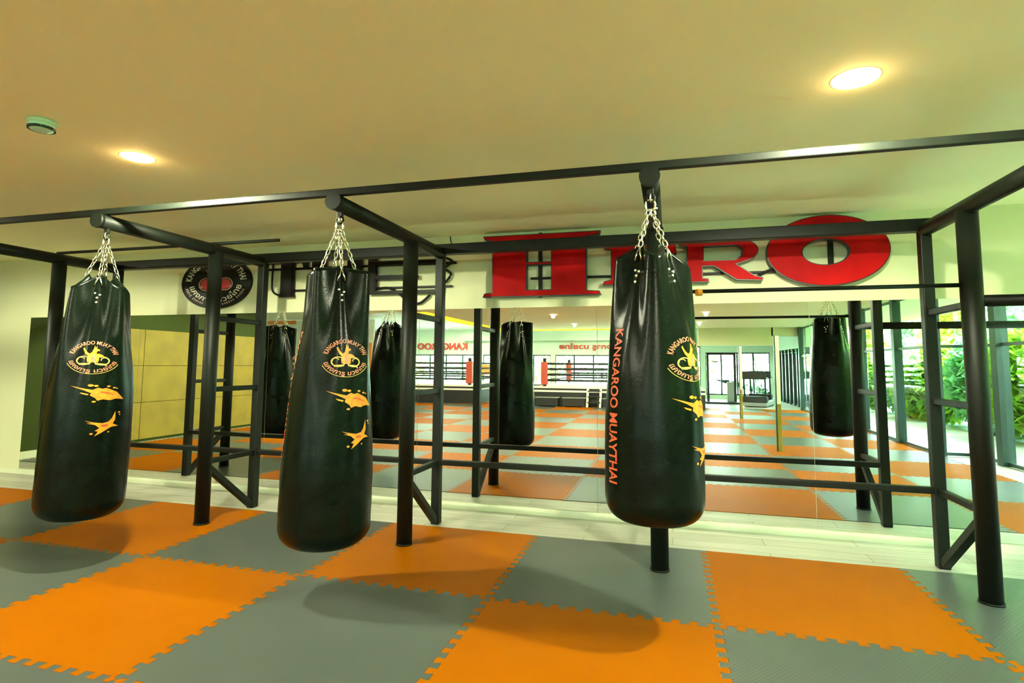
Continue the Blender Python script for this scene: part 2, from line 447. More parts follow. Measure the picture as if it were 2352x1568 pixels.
# ------------------------------------------------------------------ jigsaw foam mats
NT = 14
def edge_curve(n_teeth, L, amp):
    """offset profile along an edge: dovetail teeth alternating to both sides, flat near the corners"""
    pts = [(0.0, 0.0)]; p = L / n_teeth
    for k in range(n_teeth):
        s = amp if k % 2 == 0 else -amp
        a, b = k * p, (k + 1) * p; e = p * 0.10
        if k == 0: a += p * 0.35
        if k == n_teeth - 1: b -= p * 0.35
        pts += [(a + (e if k == 0 else -e * 0.6 + e * 0.0), s), (b - (e if k == n_teeth - 1 else -e * 0.6), s)]
    pts.append((L, 0.0)); return pts
AMP = 0.020
def mat_tile(i, j, flat_back, rng):
    x0, y1 = TX0 + i * T, TY0 - j * T; y0 = y1 - T; x1 = x0 + T
    prof = edge_curve(2 * NT - 1, T, AMP)
    flip = lambda n: 1 if n % 2 == 0 else -1
    sh = 0.0012
    out = []
    out += [(x0 + t, y0 + o * flip(i + j + 1) + sh) for t, o in prof[:-1]]                 # front edge (shared with row j+1)
    out += [(x1 + o * flip(i + 1 + j) - sh, y0 + t) for t, o in prof[:-1]]                 # right edge
    if flat_back: out += [(x1 - t, y1) for t in (0.0,)]
    else: out += [(x0 + t, y1 + o * flip(i + j) - sh) for t, o in prof[::-1][:-1]]         # back edge (shared with row j-1)
    out += [(x0 + o * flip(i + j) + sh, y0 + t) for t, o in prof[::-1][:-1]]               # left edge
    bm = bmesh.new(); cx, cy = (x0 + x1) / 2, (y0 + y1) / 2
    from mathutils.geometry import tessellate_polygon
    pts = [(p[0] - cx, p[1] - cy) for p in out]
    tris = tessellate_polygon([[Vector((*p, 0)) for p in pts]])
    top = [bm.verts.new((*p, 0.0)) for p in pts]; bot = [bm.verts.new((*p, -0.005)) for p in pts]
    for t in tris: bm.faces.new([top[k] for k in t])
    n = len(pts)
    for k in range(n): bm.faces.new((top[k], bot[k], bot[(k + 1) % n], top[(k + 1) % n]))
    bmesh.ops.recalc_face_normals(bm, faces=bm.faces)
    if sum(f.normal.z * f.calc_area() for f in bm.faces) < 0: bmesh.ops.reverse_faces(bm, faces=bm.faces)
    return bm, (cx, cy, 0.0)
NEAR = {
 (-3, 0): 'grey foam mat at the far left end by the bare wall',
 (-2, 0): 'orange foam mat at the far left, behind the leftmost hanging bag',
 (-1, 0): 'grey foam mat directly under the leftmost hanging bag',
 (0, 0): 'orange foam mat under the round post just right of the leftmost hanging bag',
 (1, 0): 'grey foam mat under the second hanging bag',
 (2, 0): 'orange foam mat carrying the round post right of the second bag',
 (3, 0): 'grey foam mat under the third hanging bag and the post behind it',
 (4, 0): 'orange foam mat right of the third hanging bag, against the plank strip',
 (5, 0): 'grey foam mat under the rightmost round post',
 (-1, 1): 'grey foam mat at the left edge in the second row from the mirror',
 (0, 1): 'grey foam mat in the second row, left of the large orange mat',
 (1, 1): 'large orange foam mat at the lower left, second row from the mirror',
 (2, 1): 'grey foam mat between the two orange mats of the second row',
 (3, 1): 'orange foam mat at the bottom centre, second row from the mirror',
 (4, 1): 'grey foam mat at the lower right, second row from the mirror',
 (5, 1): 'orange foam mat whose corner shows at the lower right edge',
 (1, 2): 'grey foam mat whose strip shows at the bottom left corner',
}
rng = random.Random(3)
for j in range(0, 11):
    for i in range(-3, 7):
        bmt, loc = mat_tile(i, j, j == 0, rng)
        org = (i + j) % 2 == 0
        o = obj('foam_floor_mat', bmt, M['orange'] if org else M['grey'], loc=loc, recalc=False)
        lab = NEAR.get((i, j))
        if not lab:
            lab = ('orange' if org else 'grey') + ' foam mat seen in the mirror, out on the open floor before the ring'
        tag(o, lab, 'floor mat', 'interlocking foam mats on the floor')

# ------------------------------------------------------------------ steel bag rack
rack = thing('bag_rack', 'long black steel frame of round posts and arms carrying the hanging bags', 'bag rack', (0, 0, 0))
def part(name, fn, mat=None, parent=rack, label=None):
    b = bmesh.new(); fn(b); o = obj(name, b, mat or M['steel'], parent)
    if label: o['label'] = label
    return o
for i, x in enumerate(XR):
    def front(b, x=x):
        tube(b, [(x, YF, 0.001), (x, YF, ZARM - 0.02)], 0.056, 20)
        tube(b, [(x, YF, 0.0005), (x, YF, 0.012)], 0.061, 20)
    part('front_post', front)
    part('rear_post', lambda b, x=x: bar(b, (x, YR, -0.004), (x, YR, ZRB - 0.03), 0.07))
    def arm(b, x=x):
        tube(b, [(x, YE, ZARM), (x, YR - 0.02, ZARM)], 0.048, 18)
        tube(b, [(x, YE - 0.006, ZARM), (x, YE + 0.02, ZARM)], 0.052, 18)
    part('arm', arm)
    for z, w in ((1.668, 0.042), (1.076, 0.042), (ZLOW, 0.042)):
        part('rung', lambda b, x=x, z=z, w=w: bar(b, (x, YR - 0.02, z), (x, YF + 0.03, z), w))
    part('diagonal_brace', lambda b, x=x: bar(b, (x, YR - 0.035, 0.03), (x, YF + 0.03, 0.445), 0.052))
    def hook(b, x=x):
        bar(b, (x, YBAG, ZARM - 0.03), (x, YBAG, ZARM - 0.075), 0.035, 0.02, bevel=0.003)
        torus(b, Matrix.Translation((x, YBAG, ZARM - 0.095)), 0.022, 0.007)
    part('hook', hook)
part('rear_beam', lambda b: bar(b, (XR[0] - 0.03, YR, ZRB - 0.005), (XR[4] + 0.035, YR, ZRB - 0.005), 0.086))
part('low_beam', lambda b: bar(b, (XR[0], YR, ZLOW), (XR[4], YR, ZLOW), 0.048, 0.044))
part('front_beam', lambda b: bar(b, (-8.0, -2.06, 2.306), (3.45, -2.06, 2.306), 0.04, 0.042))
part('cross_bar', lambda b: tube(b, [(XR[4] + 0.03, YF, 1.686), (3.42, YF, 1.686)], 0.034, 14), label='thick round cross bar on the rightmost post')
part('thin_rail', lambda b: tube(b, [(XR[3], YF, 1.783), (XR[4], YF, 1.780)], 0.013, 10))
part('thin_rail', lambda b: tube(b, [(-5.46, YF, 2.297), (-3.05, YF, 2.294)], 0.013, 10))
part('rail_clamp', lambda b: lathe(b, [(0, -0.02), (0.022, -0.02), (0.026, 0), (0.022, 0.02), (0, 0.02)], 14, (0.19, YF - 0.01, 1.775)), M['pr_orange'], label='orange clamp on the thin rail')

# ------------------------------------------------------------------ hanging bags
def bag(idx, x, zb, ztop, R, Rt, seed, label, hang=(2.13), shoulder=0.05, emblem=True):
    rg = random.Random(seed)
    root = thing('punching_bag', label, 'punching bag', (x, YBAG, zb), 'black leather bags hung from the rack arms')
    tilt = [0, 0.038, 0.018, 0, 0][idx]                      # this bag hangs a little off plumb
    root.rotation_euler = (0, tilt, 0); root.location.x = x - (hang - zb) * math.sin(tilt); root.location.z = hang - (hang - zb) * math.cos(tilt)
    L = ztop - zb; ph = math.radians(12 + seed * 17 % 50)
    lob = [(4, 0.050, ph * 0 + PI / 4 * 0), (7, 0.020, rg.uniform(0, 6)), (11, 0.014, rg.uniform(0, 6)), (16, 0.008, rg.uniform(0, 6))]
    a0 = math.radians([20, 42, 45, -36, 30][idx])           # one chain point's direction
    sag = [(2, 0.010, rg.uniform(0, 6)), (3, 0.006, rg.uniform(0, 6))]
    def ztopf(p): return L - shoulder * (0.5 - 0.5 * math.cos(4 * (p - a0))) * (0.75 + 0.25 * math.cos(p * 1.0 + seed))
    def rad(p, z):
        t = min(max(z / L, 0), 1)
        base = R * (1 - 0.04 * (t - 0.15) ** 2) if t < 0.25 else R + (Rt - R) * (((t - 0.25) / 0.75) ** [1.3, 2.0, 1.15, 1.7, 1.5][idx])
        base -= R * 0.0
        cr = 0.115                                       # rounded foot
        if z < cr: base -= R * 0.42 * (1 - math.sqrt(max(0, 1 - ((cr - z) / cr) ** 2.2)))
        w = max(0, (t - 0.42) / 0.58) ** 1.3
        k = 1 + sum(a * math.cos(n * (p - o)) for n, a, o in sag)
        k += w * sum(a * 1.7 * math.cos(n * p + o) for n, a, o in lob[1:])
        wt = max(0, (t - 0.50) / 0.50) ** 2.0
        c4 = 0.5 + 0.5 * math.cos(4 * (p - a0))             # 1 at the chain points, which are drawn inward
        k += wt * (0.15 - 0.70 * c4 ** 1.4) + 0.085 * w * math.cos(8 * (p - a0))
        k += 0.004 * math.sin(z * 38 + 2 * math.sin(p * 2 + seed)) * max(0, 1 - t * 1.8)
        return base * k
    def surf(p, z, off=0.0):
        r = rad(p, z) + off
        return Vector((r * math.sin(p), -r * math.cos(p), z))
    N, NZ = 128, 84
    bm = bmesh.new(); rows = []
    for q in (0.0, 0.5, 0.85):
        rows.append([bm.verts.new((q * 0.58 * R * math.sin(2 * PI * k / N), -q * 0.58 * R * math.cos(2 * PI * k / N), -0.012 + 0.012 * q ** 3)) for k in range(N)] if q else [bm.verts.new((0, 0, -0.012))])
    for s in range(NZ + 1):
        t = s / NZ; t = t ** 1.15 if t < 0.3 else t
        row = []
        for k in range(N):
            p = 2 * PI * k / N; z = t * ztopf(p)
            row.append(bm.verts.new(surf(p, z)))
        rows.append(row)
    for q, dz in ((0.93, 0.006), (0.80, -0.015), (0.5, -0.045), (0.2, -0.06)):       # gathered mouth
        rows.append([bm.verts.new((*(surf(2 * PI * k / N, ztopf(2 * PI * k / N)) * q)[:2], ztopf(2 * PI * k / N) + dz)) for k in range(N)])
    for a, b in zip(rows, rows[1:]):
        for k in range(N):
            k2 = (k + 1) % N
            f = bm.faces.new((a[0], b[k], b[k2]) if len(a) == 1 else (a[k], b[k], b[k2], a[k2])); f.smooth = True
    f = bm.faces.new(rows[-1]); f.smooth = True
    body = obj('bag_body', bm, M['leather'], root)
    # four chains from one ring, each ending in a V shackle on the leather
    zr = hang - zb
    bm = bmesh.new()
    torus(bm, Matrix.Translation((0, 0, zr - 0.005)), 0.024, 0.006, 0.006); torus(bm, Matrix.Translation((0, 0, zr + 0.034)) @ Matrix.Rotation(PI / 2, 4, 'Z'), 0.014, 0.005, 0.008)
    tube(bm, [(-0.03, 0, zr - 0.03), (0.035, 0, zr - 0.022)], 0.006, 8)
    obj('hanging_ring', bm, M['chrome'], root)
    for c in range(4):
        p = a0 + c * PI / 2
        zt = ztopf(p) - 0.075
        foot = surf(p, zt + 0.02, 0.006); st = Vector((0.012 * math.sin(p), -0.012 * math.cos(p), zr - 0.03))
        apex = surf(p, ztopf(p) - 0.01, 0.012)
        bm = bmesh.new(); d = apex - st; n = max(4, int(d.length / 0.030)); dn = d.normalized()
        u, v = frame_of(dn)
        for k in range(n):
            pos = st + d * ((k + 0.5) / n); a_, b_ = (u, v) if k % 2 else (v, -u)
            mt = Matrix((a_, b_, dn)).transposed().to_4x4(); mt.translation = pos
            torus(bm, mt, 0.0105, 0.0036, 0.008, 10, 5)
        ch = obj('chain', bm, M['chrome'], root)
        bm = bmesh.new()
        for s in (-1, 1):
            e = surf(p + s * 0.20, zt - 0.005, 0.006)
            tube(bm, [apex, (apex + e) / 2 + (surf(p + s * 0.1, zt + 0.03, 0.01) - surf(p + s * 0.1, zt + 0.03, 0)) * 0.6, e], 0.0045, 7)
        obj('shackle', bm, M['chrome'], ch)
        bm = bmesh.new()
        for du, dz in ((-0.11, -0.055), (0.13, -0.065), (0.02, -0.085), (0.02, -0.115)):
            q = surf(p + du, zt + dz, 0.0); nrm = Vector((math.sin(p + du), -math.cos(p + du), 0))
            uu, vv = frame_of(nrm)
            mt = Matrix((uu, vv, nrm)).transposed().to_4x4(); mt.translation = q
            tmp = bmesh.new(); lathe(tmp, [(0.0085, -0.002), (0.0085, 0.003), (0.006, 0.006), (0, 0.007)], 10)
            tmp.transform(mt); me = bpy.data.meshes.new('t'); tmp.to_mesh(me); tmp.free(); bm.from_mesh(me); bpy.data.meshes.remove(me)
        obj('rivets', bm, M['rivet'], body)
    # printed emblem, splashes and lettering, all following the leather
    def on_bag(p0, z0):
        return lambda u, v, d: surf(p0 + u / R, z0 - zb + v, 0.0022 + d)
    ez = 1.335
    fl = Flat(); a, b = 0.165, 0.103
    KY = b / a
    fl.arc_text('KANGAROO MUAY THAI', a * 0.76, 0.050, PI / 2, 2.75, 0, True, KY, 0.02)
    fl.arc_text('แคงการู มวยไทย', a * 0.745, 0.050, -PI / 2, 2.45, 1, False, KY, 0.02)
    fl.ring(0, 0, a * 1.06, b * 1.06, 0.004, 2, PI + 0.45, 2 * PI - 0.45, 30)
    nfix = len(fl.bm.verts)
    for s in (-1, 1):                                      # two boxing gloves
        fl.ring(s * 0.044, -0.024, 0.040, 0.027, 0.0075, 2)
        fl.ring(s * 0.058, -0.018, 0.020, 0.014, 0.005, 2, PI * 0.1, PI * 1.1)
        fl.poly([(s * 0.012, -0.046), (s * 0.066, -0.051), (s * 0.064, -0.041), (s * 0.014, -0.038)], 2)
    # upright kangaroo: ears, muzzle, body and raised forearm
    fl.poly([(-0.026, -0.034), (0.026, -0.034), (0.030, -0.012), (0.024, 0.010), (0.015, 0.022), (0.020, 0.034), (0.032, 0.036), (0.030, 0.044), (0.016, 0.048), (0.016, 0.066), (0.009, 0.052), (0.004, 0.068), (0.000, 0.050), (-0.004, 0.038), (-0.008, 0.026), (-0.020, 0.018), (-0.034, 0.030), (-0.050, 0.054), (-0.056, 0.046), (-0.040, 0.016), (-0.026, 0.004), (-0.030, -0.014)], 3)
    fl.poly([(-0.010, -0.030), (0.012, -0.030), (0.014, -0.004), (0.004, 0.014), (-0.006, 0.006)], 1, d=0.0008)
    fl.poly([(0.016, 0.010), (0.040, -0.006), (0.052, 0.006), (0.044, 0.012), (0.024, 0.020)], 3, d=0.0004)
    fl.bm.verts.ensure_lookup_table()
    for v in fl.bm.verts[nfix:]: v.co.x *= 1.22; v.co.y *= 1.06
    fl.refine(0.03)
    obj('emblem_print', fl.place(on_bag(math.radians([48, 50, 53, 57, 48][idx]), ez)), [M['pr_pink'], M['pr_pink'], M['pr_gold'], M['pr_orange']], root)
    fl = Flat()
    fl.poly([(-0.15, 0.046), (-0.07, 0.027), (-0.045, 0.022), (-0.02, 0.036), (0.0, 0.028), (0.02, 0.034), (0.045, 0.022), (0.075, 0.008), (0.12, -0.042), (0.07, -0.036), (0.04, -0.045), (0.005, -0.038), (-0.02, -0.046), (-0.03, -0.030), (-0.055, -0.012), (-0.05, 0.002), (-0.085, 0.020)], 0)
    fl.poly([(-0.10, 0.006), (-0.06, -0.004), (-0.065, -0.012), (-0.09, -0.004)], 0)
    for (u, v, r) in ((-0.055, 0.050, 0.010), (-0.03, 0.047, 0.008), (0.03, 0.044, 0.007), (0.06, 0.034, 0.006), (0.075, 0.03, 0.004), (-0.035, -0.052, 0.007)): fl.disc(u, v, r * 1.4, r * 0.8, 0, 10)
    fl.poly([(-0.01, 0.012), (0.03, 0.006), (0.07, -0.016), (0.03, -0.004), (-0.01, 0.006)], 1, d=0.0006)
    fl.refine(0.03)
    for v in fl.bm.verts: v.co.x *= 1.2
    obj('splash_print', fl.place(on_bag(math.radians(66), 1.105)), [M['pr_orange'], M['pr_red']], root)
    fl = Flat()
    fl.poly([(-0.085, 0.030), (-0.04, 0.018), (-0.005, 0.012), (0.025, 0.018), (0.045, 0.040), (0.062, 0.085), (0.064, 0.030), (0.050, 0.006), (0.085, -0.012), (0.045, -0.014), (0.020, -0.030), (0.0, -0.045), (-0.035, -0.068), (-0.02, -0.040), (-0.035, -0.034), (-0.015, -0.018), (-0.035, 0.002), (-0.075, 0.014), (-0.05, 0.014)], 0)
    for (u, v, r) in ((0.085, 0.075, 0.006), (0.09, 0.06, 0.004), (-0.05, -0.052, 0.006), (0.03, -0.045, 0.004)): fl.disc(u, v, r * 1.3, r, 0, 10)
    fl.poly([(-0.01, 0.000), (0.02, 0.004), (0.03, -0.006), (0.0, -0.012)], 1, d=0.0006)
    fl.refine(0.03)
    for v in fl.bm.verts: v.co.x *= 1.15
    obj('splash_print', fl.place(on_bag(math.radians(70), 0.905)), [M['pr_orange'], M['pr_red']], root)
    # vertical lettering on the far flank, reading downward
    V, Fc = text_mesh('KANGAROO MUAYTHAI', 1.0, 0.02)
    W = max(v[0] for v in V); fl = Flat()
    z1, z2, hgt = 1.475, 0.745, 0.066
    fl.add(V, Fc, 0, lambda u, v: (v * hgt / 0.72 - hgt / 2, -(u / W) * (z1 - z2)))
    fl.refine(0.03)
    obj('lettering', fl.place(on_bag(math.radians(-52), z1)), M['pr_red'], root)
    return root
bag(0, XR[0], 0.295, 1.84, 0.245, 0.185, 5, 'black leather bag seen only in the mirror, left of the second real bag', 2.115)
bag(1, XR[1], 0.295, 1.875, 0.248, 0.142, 2, 'leftmost black leather bag with a round emblem above two orange splashes', 2.115, 0.15)
bag(2, XR[2], 0.285, 1.845, 0.254, 0.166, 8, 'middle black leather bag with an emblem, before the dark THE letters', 2.115, 0.03)
bag(3, XR[3], 0.555, 1.895, 0.236, 0.140, 4, 'rightmost real bag, shorter, with red vertical lettering down its left side', 2.115, 0.12)
bag(4, XR[4] + 0.015, 0.555, 1.87, 0.228, 0.138, 9, 'black bag seen only in the mirror at the right, before the glazing', 2.115, 0.05)

# ------------------------------------------------------------------ wall sign letters
def inset(poly, d):
    """crude inward offset of a closed outline"""
    n = len(poly); A = sum(poly[i][0] * poly[(i + 1) % n][1] - poly[(i + 1) % n][0] * poly[i][1] for i in range(n)); s = 1 if A > 0 else -1
    out = []
    for i in range(n):
        p0, p1, p2 = Vector(poly[i - 1]), Vector(poly[i]), Vector(poly[(i + 1) % n])
        e1, e2 = (p1 - p0).normalized(), (p2 - p1).normalized()
        n1, n2 = Vector((-e1.y, e1.x)) * s, Vector((-e2.y, e2.x)) * s
        b = n1 + n2
        k = d / max(0.35, b.length_squared / 2) if b.length > 1e-6 else d
        out.append(tuple(p1 + b * k * 0.5 * (2 / max(b.length, 1e-6)) * (b.length / 2)))
    return out
def letter(name, poly, holes, label, group, face, rim, y0=-0.085, y1=-0.03, lip=0.015):
    """channel letter: dark return, lighter face set inside it, short pegs to the wall"""
    xs = [p[0] for p in poly]; zs = [p[1] for p in poly]
    root = thing(name, label, 'sign letter', (sum(xs) / len(xs), 0, min(zs)), group)
    ox, oz = root.location.x, root.location.z
    sh = lambda l: [(p[0] - ox, p[1] - oz) for p in l]
    bm = bmesh.new(); prism(bm, sh(poly), [sh(h) for h in holes], y0, y1, 0, 0); obj('letter_return', bm, rim, root)
    bm = bmesh.new(); prism(bm, sh(inset(poly, lip)), [sh(inset(h, -lip)) for h in holes], y0 - 0.006, y0 + 0.004, 0, 0); obj('letter_face', bm, face, root)
    bm = bmesh.new()
    w, h = max(xs) - min(xs), max(zs) - min(zs); done = 0
    for k in (0, len(poly) // 2):
        p = poly[k]; cxm, czm = sum(xs) / len(xs), sum(zs) / len(zs)
        q = (p[0] + (cxm - p[0]) * 0.10, p[1] + (czm - p[1]) * 0.06)
        tube(bm, [(q[0] - ox, y1 - 0.01, q[1] - oz), (q[0] - ox, -0.001, q[1] - oz)], 0.008, 8)
    obj('mounting_peg', bm, M['steel'], root)
    return root
def rect(x0, x1, z0, z1): return [(x0, z0), (x1, z0), (x1, z1), (x0, z1)]
G = 'red channel letters of the wall sign'
H_ = [(-1.635, 1.905), (-0.561, 1.905), (-0.575, 1.94), (-0.685, 1.948), (-0.685, 2.42), (-0.575, 2.435), (-0.561, 2.468), (-1.635, 2.468), (-1.62, 2.435), (-1.545, 2.42), (-1.545, 1.948), (-1.62, 1.94)]
letter('sign_letter', H_, [rect(-1.221, -1.0, 2.215, 2.40), rect(-1.221, -1.0, 1.965, 2.185)], 'big red slab-serif letter H of the wall sign', G, M['red'], M['lip'])
E_ = [(-0.545, 1.985), (0.075, 1.985), (0.085, 2.09), (0.045, 2.09), (-0.01, 2.03), (-0.30, 2.03), (-0.30, 2.13), (-0.12, 2.13), (-0.12, 2.19), (-0.30, 2.19), (-0.30, 2.285), (-0.02, 2.285), (0.03, 2.23), (0.07, 2.23), (0.06, 2.335), (-0.545, 2.335), (-0.535, 2.30), (-0.475, 2.29), (-0.475, 2.03), (-0.535, 2.02)]
letter('sign_letter', E_, [], 'smaller red letter E, mostly hidden behind the third hanging bag', G, M['red'], M['lip'])
bow = [(0.56 + 0.145 * math.cos(t), 2.235 + 0.095 * math.sin(t)) for t in [-PI / 2 + PI * k / 10 for k in range(11)]]
R_ = [(0.10, 1.985), (0.325, 1.985), (0.32, 2.015), (0.275, 2.02), (0.275, 2.115), (0.36, 2.115), (0.535, 1.995), (0.73, 1.985), (0.735, 2.012), (0.67, 2.03), (0.54, 2.125)] + bow[1:] + [(0.09, 2.33), (0.09, 2.30), (0.15, 2.29), (0.15, 2.02), (0.10, 2.012)]
letter('sign_letter', R_, [[(0.285, 2.165), (0.53, 2.165), (0.575, 2.195), (0.58, 2.25), (0.54, 2.28), (0.285, 2.28)]], 'smaller red letter R just right of the third hanging bag', G, M['red'], M['lip'])
ell = lambda cx, cz, rx, rz, n=56: [(cx + rx * math.cos(2 * PI * k / n), cz + rz * math.sin(2 * PI * k / n)) for k in range(n)]
letter('sign_letter', ell(1.20, 2.208, 0.438, 0.282), [ell(1.19, 2.196, 0.165, 0.100, 40)], 'big red letter O at the right end of the wall sign', G, M['red'], M['lip'])
G = 'dark letters of the wall sign'
T_ = [(-3.83, 1.965), (-3.66, 1.965), (-3.675, 2.0), (-3.675, 2.315), (-3.57, 2.315), (-3.545, 2.25), (-3.515, 2.25), (-3.51, 2.36), (-4.06, 2.36), (-4.06, 2.235), (-4.03, 2.235), (-4.0, 2.315), (-3.815, 2.315), (-3.815, 2.0)]
letter('sign_letter', T_, [], 'dark letter T between the round logo sign and the second bag', G, M['black'], M['black'], -0.07, -0.03)
H2 = [(-3.47, 1.965), (-3.28, 1.965), (-3.30, 2.0), (-3.30, 2.14), (-3.05, 2.14), (-3.05, 2.0), (-3.07, 1.965), (-2.88, 1.965), (-2.90, 2.0), (-2.90, 2.33), (-2.88, 2.36), (-3.07, 2.36), (-3.05, 2.33), (-3.05, 2.18), (-3.30, 2.18), (-3.30, 2.33), (-3.28, 2.36), (-3.47, 2.36), (-3.45, 2.33), (-3.45, 2.0)]
letter('sign_letter', H2, [], 'dark letter H of the sign, hidden behind the second hanging bag', G, M['black'], M['black'], -0.07, -0.03)
E2 = [(-2.82, 1.965), (-2.06, 1.965), (-2.05, 2.06), (-2.075, 2.06), (-2.10, 1.998), (-2.735, 1.998), (-2.735, 2.112), (-2.61, 2.105), (-2.30, 2.11), (-2.30, 2.145), (-2.61, 2.15), (-2.735, 2.15), (-2.735, 2.25), (-2.61, 2.245), (-2.10, 2.25), (-2.10, 2.285), (-2.735, 2.29), (-2.735, 2.335), (-2.06, 2.335), (-2.06, 2.36), (-2.82, 2.36)]
letter('sign_letter', E2, [], 'dark letter E behind the round post right of the second bag', G, M['black'], M['black'], -0.07, -0.03)
# rails and cables behind the letters
def rail(pts, r, label, name='sign_rail', cat='mounting rail', g='sign mounting rails'):
    bm = bmesh.new()
    for a, b in pts: bar(bm, a, b, r, 0.02, bevel=0.002)
    return tag(obj(name, bm, M['black']), label, cat, g)
rail([((-4.05, -0.018, 2.26), (-1.92, -0.018, 2.25))], 0.025, 'upper black rail behind the dark letters')
rail([((-3.80, -0.018, 2.035), (-1.96, -0.018, 2.03))], 0.018, 'lower black rail behind the dark letters')
rail([((-1.11, -0.018, 1.90), (-1.11, -0.018, 2.49))], 0.035, 'vertical black rail seen through the big red H')
rail([((1.24, -0.018, 1.93), (1.24, -0.018, 2.48))], 0.04, 'vertical black rail seen through the big red O')
rail([((-1.2, -0.018, 2.075), (0.9, -0.018, 2.06))], 0.022, 'black rail joining the red letters near their feet')
def cable(pts, r, label):
    P = [Vector(p) for p in pts]; out = []
    for i in range(len(P) - 1):
        p0, p1, p2, p3 = P[max(i - 1, 0)], P[i], P[i + 1], P[min(i + 2, len(P) - 1)]
        for k in range(8):
            t = k / 8
            out.append(0.5 * ((2 * p1) + (p2 - p0) * t + (2 * p0 - 5 * p1 + 4 * p2 - p3) * t * t + (3 * p1 - p0 - 3 * p2 + p3) * t ** 3))
    out.append(P[-1]); bm = bmesh.new(); tube(bm, out, r, 7)
    tag(obj('sign_cable', bm, M['black']), label, 'cable', 'cables of the wall sign')
cable([(-3.95, -0.02, 2.33), (-3.945, -0.03, 2.12), (-3.93, -0.03, 2.03), (-3.85, -0.03, 1.99), (-3.72, -0.03, 1.975)], 0.010, 'black cable looping down left of the dark letter T')
cable([(-2.78, -0.03, 2.02), (-2.62, -0.03, 2.03), (-2.50, -0.03, 1.97), (-2.40, -0.03, 1.89), (-2.28, -0.03, 1.875), (-2.18, -0.03, 1.95)], 0.012, 'black cable sagging below the dark letter E')
cable([(-2.02, -0.02, 2.30), (-1.96, -0.03, 2.26), (-2.03, -0.03, 2.20), (-1.97, -0.03, 2.14), (-2.03, -0.03, 2.06)], 0.012, 'knotted black cable right of the dark letter E')
cable([(0.70, -0.02, 2.03), (0.80, -0.03, 2.075), (0.90, -0.03, 2.05), (1.0, -0.03, 2.01)], 0.012, 'short black cable between the red R and O')
cable([(-1.99, -0.01, 2.505), (-1.985, -0.015, 2.47), (-1.97, -0.02, 2.43)], 0.005, 'thin wire hanging from the ceiling right of the letter E')

# round logo sign
lg = thing('round_logo_sign', 'round black wall sign with white lettering and red gloves', 'sign', (-4.655, 0, 2.150))
RX, RZ = 0.45, 0.283
bm = bmesh.new(); prism(bm, ell(0, 0, RX, RZ), [], -0.03, -0.001, 0, 0); obj('sign_disc', bm, M['black'], lg)
wall_map = lambda u, v, d: Vector((u, -0.0315 - d, v))
KY = RZ / RX
fl = Flat(); fl.arc_text('KANGAROO MUAY THAI', 0.318, 0.115, PI / 2, 2.95, 0, True, KY, 0.016)
obj('latin_lettering', fl.place(wall_map), M['logo_white'], lg)
fl = Flat(); fl.arc_text('แคงการู มวยไทย', 0.265, 0.11, -PI / 2, 2.75, 0, False, KY, 0.014)
obj('thai_lettering', fl.place(wall_map), M['logo_white'], lg)
fl = Flat()
rt = random.Random(5)
for k in range(34):
    t = -PI / 2 + (k - 16.5) * 0.078
    if k % 7 == 5: continue
    rr, hh = 0.385, rt.uniform(0.012, 0.02); dt = rt.uniform(0.018, 0.026)
    fl.poly([((rr - hh) * math.cos(t - dt), KY * (rr - hh) * math.sin(t - dt)), ((rr - hh) * math.cos(t + dt), KY * (rr - hh) * math.sin(t + dt)), ((rr + hh) * math.cos(t + dt), KY * (rr + hh) * math.sin(t + dt)), ((rr + hh) * math.cos(t - dt), KY * (rr + hh) * math.sin(t - dt))], 0)
obj('fine_lettering', fl.place(wall_map), M['logo_line'], lg)
fl = Flat()
for s in (-1, 1):
    fl.ring(s * 0.125, -0.02, 0.095, 0.07, 0.012, 1)
    fl.disc(s * 0.12, -0.02, 0.078, 0.055, 0)
    fl.poly([(s * 0.17, -0.045), (s * 0.20, -0.03), (s * 0.185, -0.06)], 1, d=0.0006)
obj('glove_emblem', fl.place(wall_map), [M['logo_red'], M['logo_line']], lg)
fl = Flat()
fl.poly([(-0.05, -0.06), (0.05, -0.06), (0.055, 0.02), (0.03, 0.06), (0.035, 0.10), (0.012, 0.15), (0.004, 0.11), (-0.008, 0.14), (-0.02, 0.09), (-0.035, 0.05), (-0.075, 0.10), (-0.14, 0.14), (-0.10, 0.08), (-0.055, 0.03)], 0)
obj('kangaroo_emblem', fl.place(wall_map), M['logo_line'], lg)

# ------------------------------------------------------------------ ceiling fittings
def downlight(x, y, z, label, power, r=0.082):
    root = thing('downlight', label, 'ceiling light', (x, y, z), 'recessed round ceiling lights')
    bm = bmesh.new(); lathe(bm, [(r * 0.86, -0.001), (r * 0.9, -0.008), (r * 1.08, -0.004), (r * 1.10, 0.0)], 36); obj('lamp_halo_ring', bm, M['lamp_halo_ring'], root)
    bm = bmesh.new(); lathe(bm, [(0, -0.006), (r * 0.86, -0.006), (r * 0.88, -0.001)], 36); obj('lamp_face', bm, M['lamp_face'], root)
    l = bpy.data.lights.new('downlight_lamp', 'SPOT'); l.energy = power; l.color = (0.97, 1.0, 0.68); l.shadow_soft_size = 0.04
    l.spot_size = math.radians(179); l.spot_blend = 0.25
    lo = bpy.data.objects.new('downlight_lamp', l); COL.objects.link(lo); lo.location = (0, 0, -0.045); lo.parent = root
    g = bpy.data.lights.new('halo_light', 'POINT'); g.energy = 0.35; g.color = (1.0, 0.62, 0.25); g.shadow_soft_size = 0.01  # added point light, throws an orange halo on the ceiling round the fitting
    go = bpy.data.objects.new('halo_light', g); COL.objects.link(go); go.location = (0, 0, -0.045); go.parent = root
    return root
PW = 58
downlight(-3.03, -2.39, ZC, 'glowing round ceiling light at the left, nearest the smoke detector', PW)
